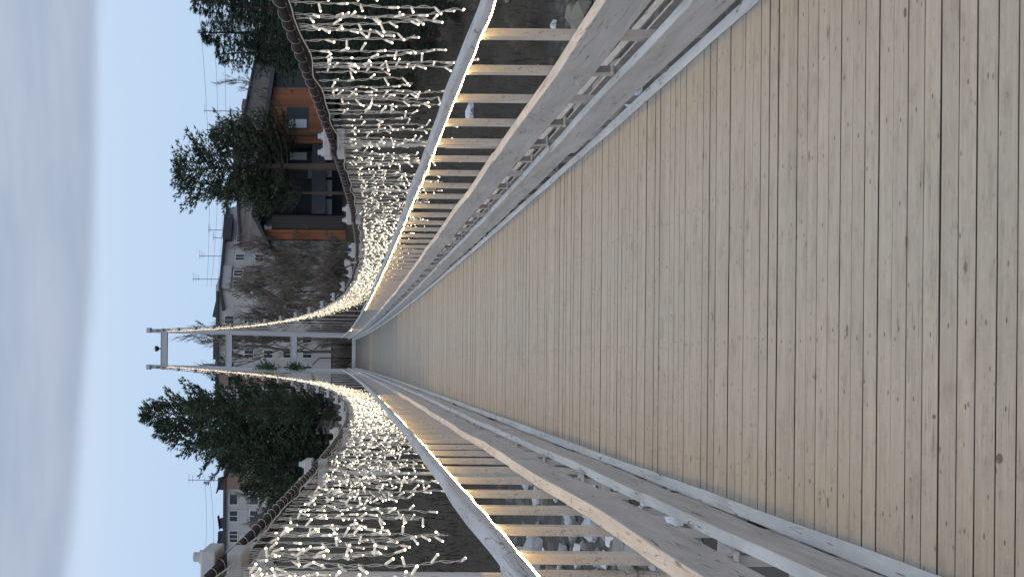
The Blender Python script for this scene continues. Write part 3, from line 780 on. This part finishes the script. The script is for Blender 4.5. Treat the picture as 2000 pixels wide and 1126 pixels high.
# spruces by the orange house
tree(376, 24, 62, 0, 'spruce', 0, 1.55, 'tall dark spruce beyond the lights, before the charcoal corner of the house', .5)
tree(398, -35, 66, 0, 'spruce', 1, 1.5, 'dark spruce cut by the picture edge, behind the tall spruce', 1.9)
tree(398, 58, 66, 0, 'spruce', 1, 1.5, 'dark spruce shoulder to shoulder with the tall spruce, on its house side', 2.7)
tree(452, 22, 58, 0, 'spruce', 0, 1.6, 'spruce standing in front of the tall spruce, half behind the lights', 5.0)
tree(500, 112, 63, 0, 'spruce', 0, 1.4, 'spruce with low skirts brushing the charcoal corner of the house', 1.5)
tree(425, 92, 64, 0, 'spruce', 0, 1.35, 'slim spruce between the tall spruce and the charcoal corner of the house', 3.9)
tree(480, 85, 60, 0, 'spruce', 1, 1.5, 'mid height spruce with hanging boughs beside the orange cladding', 3.3)
tree(545, 40, 54, 0, 'spruce', 0, 1.7, 'dark spruce low on the bank behind the hanging lights', 4.7)
tree(600, -20, 50, 0, 'spruce', 1, 1.8, 'nearest spruce low on the stony bank at the picture edge', .1)
tree(640, 130, 60, 0, 'spruce', 0, 1.9, 'short bushy spruce on the bank below the orange house', 2.6)
tree(690, 175, 52, 0, 'spruce', 0, 2.0, 'squat spruce on the slope below the ground floor of the house', 1.3)
tree(720, 20, 44, 0, 'spruce', 1, 2.0, 'squat dark spruce just above the stony edge of the bank', 2.2)
tree(670, 75, 48, 0, 'spruce', 1, 2.0, 'low young spruce beside the bare brush on the bank', 5.6)

def bare(seed, h, spread, mat_, levels=4, trunk=None, n0=1):
    g = random.Random(seed); a = MB(); tw_ = MB()
    def grow(p, d, L, r, lv):
        n = 4; pts = [p.copy()]
        for k in range(n): d = (d + Vector((g.gauss(0, .12), g.gauss(0, .12), .05))).normalized(); p = p + d * L / n; pts.append(p.copy())
        r = max(r, .0075 * h / 8 + .003)
        (a if lv == levels else tw_).tube(pts, [r * (1 - .5 * k / n) for k in range(n + 1)], 5 if lv == levels else 3, 0, False)
        if lv <= 0: return
        for k in range(6 if lv > 1 else 8):
            f = g.uniform(.25, 1.); i = min(n - 1, int(f * n)); q = pts[i].lerp(pts[i + 1], f * n - i)
            dd = (d + Vector((g.gauss(0, spread), g.gauss(0, spread), g.gauss(.55, .3)))).normalized(); grow(q, dd, L * g.uniform(.38, .62), r * .45, lv - 1)
    for i in range(n0):
        grow(Vector((g.gauss(0, .25) * (n0 > 1), g.gauss(0, .25) * (n0 > 1), 0)), Vector((g.gauss(0, .22) * (n0 > 1), g.gauss(0, .22) * (n0 > 1), 1)).normalized(), h * (.62 if n0 == 1 else g.uniform(.45, .65)), h * .012 if n0 == 1 else h * .008, levels if n0 == 1 else levels)
    return a.mesh('trunk' if n0 == 1 else 'stems', trunk or mat_, True, False), tw_.mesh('branches', mat_, False, False)
BR = {'tree': [bare(21, 8, .42, M['twig']), bare(22, 8, .40, M['twigr']), bare(25, 8, .38, M['twig'], 4, M['birch'])], 'bush': [bare(23, 4, .5, M['twig'], 3, None, 9), bare(24, 4, .45, M['twigr'], 3, None, 8)]}
def bare_tree(px, py, d, kind, v, label, wide=1., rz=0.):
    top = at(px, py, d); b0 = gz(top.x, d) - .1; h = max(1.2, top.z - b0)
    nm = {'tree': 'bare_tree', 'bush': 'bare_shrub'}[kind] if v != 2 else 'birch_tree'
    t = thing(nm, label, 'tree' if kind == 'tree' else 'shrub', (top.x, d, b0), 'leafless trees and brush on the far bank')
    a, b = BR[kind][v]; link('trunk' if kind == 'tree' else 'stems', a, t); link('branches', b, t)
    s_ = h / (8. if kind == 'tree' else 4.); t.scale = (s_ * wide, s_ * wide, s_); t.rotation_euler.z = rz
g = random.Random(5)
bare_tree(398, 684, 104, 'tree', 1, 'reddish leafless tree seen through the tower portal', 1., .3)
bare_tree(470, 662, 92, 'tree', 1, 'smaller leafless tree behind the tower post on the house side', .9, 1.8)
bare_tree(450, 178, 120, 'tree', 0, 'leafless treetop above the charcoal roof of the orange house', 1.2, .7)
bare_tree(470, 232, 118, 'tree', 0, 'second leafless treetop behind the pine and the old grey block', 1.1, 2.9)
bare_tree(440, 30, 110, 'tree', 0, 'leafless treetop at the picture edge behind the tall spruce', 1.2, 4.1)
BL = ['brown brush', 'dense dark brush', 'twiggy brush']
WHERE = ['below the panel block gable', 'by the blue board', 'before the panel block', 'beside the street lamp', 'by the orange wall', 'in the middle of the thicket', 'close to the lit cable', 'under the aerials']
bi_ = 0
for (py, px, d) in ((612, 470, 96), (585, 480, 100), (560, 500, 98), (538, 470, 102), (520, 476, 97), (500, 480, 94), (488, 520, 92), (575, 520, 90), (545, 540, 88), (515, 545, 90), (600, 540, 92), (625, 500, 95), (495, 560, 86), (640, 600, 88), (470, 560, 95)):
    bare_tree(px, py, d, 'tree', bi_ % 2, 'leafless %s tree, %s in the thicket counted from the far tower' % (('grey brown', 'reddish')[bi_ % 2], ORD[[0, 4, 6, 8, 10, 12, 13, 5, 7, 11, 3, 2, 14, 1, 15, 16][bi_]]), 1.15, bi_ * 1.3); bi_ += 1
bare_tree(462, 985, 118, 'tree', 0, 'leafless tree before the white apartment block, beside the lowest pine', 1.2, 2.2)
bare_tree(490, 1035, 112, 'tree', 1, 'leafless tree before the white apartment block, near the big clamp', 1.3, .6)
bare_tree(505, 1090, 105, 'tree', 0, 'leafless tree cut by the picture edge before the white apartment block', 1.4, 3.6)
bare_tree(455, 536, 91, 'tree', 2, 'pale trunked birch rising in the middle of the bare thicket', .9, .4)
bare_tree(500, 462, 93, 'tree', 2, 'pale trunked birch beside the orange wall and blue board', .8, 2.4)
bi_ = 0
for (py, px, d) in ((640, 600, 84), (610, 610, 82), (585, 600, 84), (560, 600, 82), (535, 610, 83), (510, 610, 82), (480, 620, 80), (690, 655, 92), (670, 650, 95), (705, 645, 95), (20, 815, 46), (55, 850, 43), (-20, 880, 40), (100, 790, 50), (8, 930, 37), (62, 985, 33), (130, 900, 39), (160, 800, 58), (230, 820, 60), (760, 640, 78), (800, 650, 76), (850, 690, 72), (930, 720, 68), (1010, 760, 62), (1080, 780, 60), (300, 760, 66)):
    lab = 'bare twiggy shrub, %s from the tower along the %s bank' % (ORD[bi_] if bi_ < 20 else ('outermost', 'lowest', 'last', 'smallest', 'thinnest', 'driest')[bi_ - 20], 'far')
    bare_tree(px, py, d, 'bush', bi_ % 2, lab, 1.5, bi_ * .9); bi_ += 1
# evergreen boughs tied to the tower post
for px, lb in ((520, 'upper'), (575, 'lower')):
    p = at(px, 716, T - .4); V = []; Fq = []; gg = random.Random(px)
    for i in range(260):
        q_ = Vector((gg.gauss(0, .11), gg.gauss(0, .10), gg.gauss(0, .34))); dd = Vector((gg.gauss(0, 1), gg.gauss(0, 1), gg.gauss(-.5, .7))).normalized(); u = dd.orthogonal().normalized(); o_ = len(V)
        V += [tuple(q_), tuple(q_ + dd * .14 + u * .035), tuple(q_ + dd * .28), tuple(q_ + dd * .14 - u * .035)]; Fq.append((o_, o_ + 1, o_ + 2, o_ + 3))
    o = link('fir_bough', mesh_np('fir_bough', V, Fq, M['needlegreen'])); o.location = p
    tag(o, '%s green fir bough hanging on the tower post of the pine side' % lb, 'fir bough', 'fir boughs on the tower post')

# ------------------------------------------------------------------ buildings
def window(root, c, w_, h_, rz=0., frame='frame_w', pane='glass', bars=1, dep=.12):
    """framed opening standing a few centimetres proud of the wall"""
    rot = Matrix.Rotation(rz, 3, 'Z'); mb = MB(); t_ = .09 if w_ > 1 else .07
    def bx_(x, z, dx, dz, y=0., dy=dep): mb.box(Vector(c) + rot @ Vector((x, y, z)), (dx, dy, dz), 0, 0, None, rot)
    bx_(-w_ / 2 + t_ / 2, 0, t_, h_); bx_(w_ / 2 - t_ / 2, 0, t_, h_); bx_(0, h_ / 2 - t_ / 2, w_ - 2 * t_, t_); bx_(0, -h_ / 2 + t_ / 2, w_ - 2 * t_, t_)
    for k in range(bars): bx_(-w_ / 2 + w_ * (k + 1) / (bars + 1), 0, t_ * .8, h_ - 2 * t_, 0, dep * .8)
    f = mb.build('window', M[frame], root)
    mb = MB(); mb.box(Vector(c) + rot @ Vector((0, .02, 0)), (w_ - t_, .05, h_ - t_), 0, 0, None, rot); mb.build('pane', M[pane], f)
    return f
def local(root, p): return Vector(p) - Vector(root.location)

# panel block behind the tower
D1 = 150
c0 = at(428, 563, D1); c1 = at(428, 800, D1); base1 = gz(c0.x, D1) - 1
A = thing('panel_apartment_block', 'grey concrete panel apartment block seen behind the far tower', 'apartment block', ((c0.x + c1.x) / 2, D1, base1))
wx = c0.x - c1.x; hh = c0.z - base1
mb = MB(); mb.box((0, 7, hh / 2), (wx, 14, hh)); mb.build('wall', M['panel'], A)
mb = MB(); mb.box((0, 7, hh + .2), (wx + 1., 15, .4)); mb.box((0, 6, hh + .9), (3, 3, 1.0)); mb.build('roof', M['roof'], A, bevel=.03)
for py in (624, 661, 691, 722, 752, 585):
    for px in (448, 486, 524, 562, 600):
        if py == 585 and px < 600: continue
        window(A, local(A, at(px, py, D1)) + Vector((0, -.0, 0)), 1.25, 1.45)
mb = MB(); 
mb.box(local(A, at(440, 735, D1)) + Vector((0, -.25, 0)), (2.6, .3, 1.9)); mb.box(local(A, at(500, 735, D1)) + Vector((0, -.25, 0)), (2.6, .3, 8)); mb.build('brick_bay', M['redbrick'], A)
mb = MB(); mb.box(local(A, at(420, 597, D1)) + Vector((0, 2, 0)), (3.2, 1.2, .5), rot=Matrix.Rotation(R(12), 3, 'Y')); mb.box(local(A, at(424, 597, D1)) + Vector((0, 2, 0)), (1., 1., .7)); mb.build('roof_hatch', M['roof'], A)
# stepped wing with gable, brick loggias
D2 = 146
p0 = at(424, 563, D2); p1 = at(430, 405, D2 + 8); b2 = gz(p0.x, D2) - 1
Bd = thing('gabled_apartment_block', 'white and brick apartment block with a pale gable beside the panel block', 'apartment block', (p0.x, D2, b2))
ang = math.atan2(p1.y - p0.y, p1.x - p0.x); Ln = math.hypot(p1.x - p0.x, p1.y - p0.y); h2 = p0.z - b2 - .6
rot = Matrix.Rotation(ang, 3, 'Z')
def q2(u, v, z): return rot @ Vector((u, v, 0)) + Vector((0, 0, z))
mb = MB(); mb.box(q2(Ln / 2, 6, h2 / 2), (Ln, 12, h2), rot=rot); mb.build('wall', M['panel'], Bd)
mb = MB(); mb.box(q2(Ln / 2, 6, h2 + .15), (Ln + .8, 13, .35), rot=rot); mb.build('roof', M['roof'], Bd)
mb = MB(); mb.add([q2(.0, -.35, h2 - 1.3), q2(3.9, -.35, h2 - 1.3), q2(3.9, -.35, h2 - .1), q2(2.6, -.35, h2 + .25), q2(0, -.35, h2 + .75), q2(0, .6, h2 - 1.3), q2(3.9, .6, h2 - 1.3), q2(3.9, .6, h2 - .1), q2(2.6, .6, h2 + .25), q2(0, .6, h2 + .75)],
    [(0, 1, 2, 3, 4), (9, 8, 7, 6, 5), (0, 5, 6, 1), (1, 6, 7, 2), (2, 7, 8, 3), (3, 8, 9, 4), (4, 9, 5, 0)]); mb.build('gable', M['roofp'], Bd)
for u in (2.4, 8.6): mb = MB(); mb.box(q2(u, -.12, h2 - 6.6), (2.0, .3, 9.6), rot=rot); mb.build('brick_bay', M['redbrick'], Bd)
mb = MB(); mb.box(q2(10.6, -.5, h2 - .3), (4.2, 1.6, 1.3), rot=rot); mb.build('loggia_roof', M['roof'], Bd)
for u in (.75, 2.5, 5.6, 8.7, 11.):
    for z in (h2 - 2.3, h2 - 5.15, h2 - 8., h2 - 10.9): window(Bd, q2(u, -.32 if u in (2.5, 8.7) else -.02, z), 1.2, 1.4, ang)
# old grey brick block behind the orange house
pa = at(461, 318, 130); pb = at(501, 110, 158); b3 = gz(pa.x, 130) - 1
Cc = thing('old_brick_block', 'old grey brick apartment block rising behind the orange house', 'apartment block', (pa.x, 130, b3))
ang = math.atan2(pb.y - pa.y, pb.x - pa.x); Ln = math.hypot(pb.x - pa.x, pb.y - pa.y) + 18; h3 = pa.z - b3; rot = Matrix.Rotation(ang, 3, 'Z')
mb = MB(); mb.box(q2(Ln / 2, 6, h3 / 2), (Ln, 12, h3), rot=rot); mb.build('wall', M['oldbrick'], Cc)
mb = MB(); mb.box(q2(Ln / 2, 6, h3 + .12), (Ln + .6, 12.8, .25), rot=rot); mb.build('roof', M['roof'], Cc)
for u, v_ in ((9, 3), (17, 3), (23, 3)): mb = MB(); mb.box(q2(u, v_, h3 + .7), (2.4, 2, 1.2), rot=rot); mb.build('roof_house', M['oldbrick'], Cc)
for u in (4, 12.6, 22.2):
    for z in (h3 - 2.2, h3 - 5.1): window(Cc, q2(u, -.02, z), 1.3, 1.4, ang)
# white block past the pines
D4 = 140
p0 = at(441, 925, D4); p1 = at(441, 1250, D4); b4 = gz(p0.x, D4) - 1
Dd = thing('white_apartment_block', 'white apartment block with dark roof edge past the big pines', 'apartment block', ((p0.x + p1.x) / 2, D4, b4)); wx = p0.x - p1.x; hh = p0.z - b4
mb = MB(); mb.box((0, 6, hh / 2), (wx, 12, hh)); mb.build('wall', M['panel'], Dd)
mb = MB(); mb.box((0, 6, hh + .12), (wx + .8, 12.8, .34)); mb.build('roof', M['roof'], Dd)
mb = MB(); mb.box(local(Dd, at(460, 940, D4)) + Vector((0, -.1, -1.5)), (2.0, .3, 6)); mb.build('brick_bay', M['redbrick'], Dd)
for py, w_, b_n in ((974, 1.6, 0), (1007, 1.6, 1), (1047, 1.7, 2), (1085, 1.6, 1), (1120, 1.6, 1)):
    for px in (456, 496, 536, 576): window(Dd, local(Dd, at(px, py, D4)), w_, 1.25, 0, bars=b_n)
for py in (946, 1052): 
    mb = MB(); mb.box(local(Dd, at(431, py, D4)) + Vector((0, 1.5, 0)), (1.6, 1.4, 1.0)); mb.box(local(Dd, at(426, py + 4, D4)) + Vector((0, 1.4, .1)), (2.0, 1.6, .1), rot=Matrix.Rotation(R(14), 3, 'Y')); mb.build('roof_hatch', M['roof'], Dd)
mb = MB(); mb.box(local(Dd, at(431, 1024, D4)) + Vector((0, 1.5, 0)), (1.3, 1.3, .5)); mb.box(local(Dd, at(427, 1022, D4)) + Vector((0, 1.4, .1)), (1.8, 1.6, .1), rot=Matrix.Rotation(R(-8), 3, 'Y')); mb.build('roof_hatch', M['roof'], Dd)

# modern house
DH = 92.; k_ = DH / F
g0 = gz(16, DH) - .5
Hs = thing('modern_house', 'modern house with orange wood cladding, charcoal panels and dark roof edge', 'house', (16, DH, g0))
def hp(px, py, dd=0.): return local(Hs, at(px, py, DH + dd) if dd == 0 else at(px, py, DH) + Vector((0, dd, 0)))
def slab(px0, px1, py0, py1, y0, y1, name, m_, bev=0.):
    """block that the photo shows between those picture lines, y0..y1 metres behind the front plane"""
    a = hp(px0, py0); b = hp(px1, py1); mb = MB(); mb.box(((a.x + b.x) / 2, (y0 + y1) / 2, (a.z + b.z) / 2), (abs(a.x - b.x), y1 - y0, abs(a.z - b.z))); return mb.build(name, M[m_], Hs, bevel=bev)
def prism(pts, y0, y1, name, m_):
    vs = [hp(*p) for p in pts]; n = len(vs); mb = MB()
    mb.add([(v.x, y0, v.z) for v in vs] + [(v.x, y1, v.z) for v in vs], [tuple(range(n)), tuple(range(2 * n - 1, n - 1, -1))] + [(i, (i + 1) % n, n + (i + 1) % n, n + i) for i in range(n)])
    return mb.build(name, M[m_], Hs)
prism([(531, 100), (512, 281), (632, 281), (632, 172), (720, 172), (720, 100)], .25, 9, 'corner_volume', 'charcoal')
prism([(527, 171), (513, 280), (631, 280), (631, 171)], 0, .24, 'orange_cladding', 'orange')
prism([(536, 98), (506, 305), (493, 416), (501, 416), (514, 306), (544, 98)], -.7, 9, 'roof', 'fascia')
slab(505, 705, 283, 418, 2.2, 9, 'recess_wall', 'charcoal')
slab(610, 636, 282, 417, -.2, 2.15, 'canopy', 'fascia', .02)
slab(634, 700, 232, 281, .3, 8, 'ground_floor', 'charcoal')
slab(560, 602, 209, 252, -.05, -.005, 'window', 'fascia'); w1 = slab(563, 600, 212, 232, -.09, -.052, 'pane', 'glass'); w1 = slab(564, 599, 233, 250, -.09, -.052, 'blind', 'blind')
slab(561, 600, 286, 306, 2.1, 2.19, 'window', 'fascia'); slab(564, 597, 288, 303, 2.05, 2.098, 'blind', 'blind')
slab(600, 612, 310, 340, 2.1, 2.19, 'vent_panel', 'steeld')
for a_, b__ in ((312, 340), (343, 378), (381, 414)):
    slab(633, 699, a_, b__, 1.9, 2.19, 'window', 'fascia'); slab(649, 697, a_ + 1, b__ - 1, 1.85, 1.898, 'pane', 'glass'); slab(635, 647, a_ + 1, b__ - 1, 1.85, 1.898, 'blind', 'blind')
slab(570, 612, 342, 412, 2.05, 2.19, 'upper_glazing', 'glass')
slab(530, 705, 418, 447, .6, 3, 'slat_screen', 'slat')
slab(512, 705, 447, 467, .3, 2.6, 'orange_cladding', 'orange')
prism([(491, 416), (493, 424), (505, 446), (524, 482), (528, 480), (512, 446), (500, 416)], -.4, 9, 'side_roof', 'fascia')
slab(525, 705, 467, 478, 1.0, 8, 'side_wall', 'panel')
slab(660, 702, 468, 474, .9, .99, 'door', 'glass')
slab(640, 700, 281, 311, 1.9, 2.19, 'timber_panel', 'orange')

# things on roofs: aerials
def aerial(px0, px1, py, d, label, arms=3):
    a = at(px1, py, d); b = at(px0, py, d); L = b.z - a.z
    t = thing('roof_aerial', label, 'aerial', a, 'television aerials on the roofs')
    mb = MB(); mb.tube([(0, 0, -.3), (0, 0, L)], .045, 5); mb.build('mast', M['wire'], t)
    mb = MB()
    for i in range(arms): z = L * (.97 - .10 * i); hw = .9 - .18 * i; mb.tube([(-hw * .5, 0, z), (hw, 0, z)], .025, 4)
    mb.build('cross_bars', M['wire'], t)
aerial(376, 428, 545, 148, 'tall thin aerial over the pale gable', 3); aerial(389, 430, 500, 150, 'shorter aerial with a drooping bar on the gabled block', 3)
aerial(416, 431, 464, 150, 'small aerial near the far corner of the gabled block', 2); aerial(407, 431, 449, 150, 'aerial beside the pine crown', 2)
aerial(367, 438, 937, 141, 'long aerial over the white apartment block, near the pines', 2); aerial(398, 462, 217, 134, 'thin aerial over the old brick block', 1)
aerial(416, 436, 1069, 141, 'short aerial behind the big cable clamp', 2)
# overhead wires
def span(a, b, sag, label):
    pts = [a.lerp(b, i / 24) - Vector((0, 0, sag * 4 * (i / 24) * (1 - i / 24))) for i in range(25)]; mb = MB(); mb.tube(pts, .022, 4, 0, False)
    tag(mb.build('overhead_wire', M['wire'], smooth=True), label, 'wire', 'overhead wires')
span(at(395, 1130, 150), at(398, 925, 144), .5, 'overhead wire above the white apartment block, upper one'); span(at(414, 1130, 150), at(409, 930, 144), .4, 'overhead wire above the white apartment block, lower one')
span(at(386, -10, 120), at(404, 560, 160), .8, 'long overhead wire across the sky behind the pine, upper one'); span(at(412, -10, 120), at(412, 560, 160), 1., 'long overhead wire across the sky behind the pine, middle one'); span(at(434, -10, 120), at(424, 560, 160), .8, 'long overhead wire across the sky behind the pine, lower one')

# street lamps
def lamp(pts, head, label, d):
    b = at(690, pts[0][1], d); t = thing('street_lamp', label, 'street lamp', b, 'street lamps behind the bank')
    P = [Vector((0, 0, -.5))] + [at(x, y, d) - b for x, y in pts]; n = len(P)
    mb = MB(); mb.tube(P, [.11 - .06 * i / n for i in range(n)], 8); mb.build('pole', M['railw'], t, smooth=True)
    h = at(*head, d) - b; dr = (h - P[-1]).normalized(); mb = MB(); mb.tube([P[-1], P[-1] + dr * .3, h], [.06, .17, .10], 8); mb.build('lamp_head', M['frame_w'], t, smooth=True)
lamp([(570, 609), (535, 608), (520, 602), (507, 590), (499, 577)], (490, 570), 'tall pale street lamp with curved arm before the panel block', 100)
lamp([(640, 590), (600, 590), (568, 590), (560, 592)], (554, 600), 'shorter street lamp with bent arm in the brush', 92)
# blue board, horn speaker
p = at(665, 487, 85); t = thing('blue_board', 'blue painted board on posts at the edge of the thicket', 'board', (p.x, p.y, gz(p.x, p.y)))
hz = p.z - gz(p.x, p.y)
mb = MB(); mb.box((0, 0, hz), (.28, .08, 2.2)); mb.build('panel', M['blue'], t); mb = MB(); mb.box((0, .06, hz / 2), (.08, .06, hz + 2)); mb.build('leg', M['steeld'], t); mb = MB(); mb.box((-.2, 0, hz), (.08, .1, 2.3)); mb.build('edge', M['blind'], t)
p = at(683, 513, 13.8); t = thing('spotlight', 'small pale cone spotlight fixed above the cable clamp', 'spotlight', p)
mb = MB(); mb.tube([(0, 0, .06), (0, -.02, -.01)], [.055, .03], 10); mb.build('cone', M['clamp'], t); mb = MB(); mb.tube([(0, 0, 0), (.01, 0, -.09)], .012, 6); mb.build('stem', M['clamp'], t)
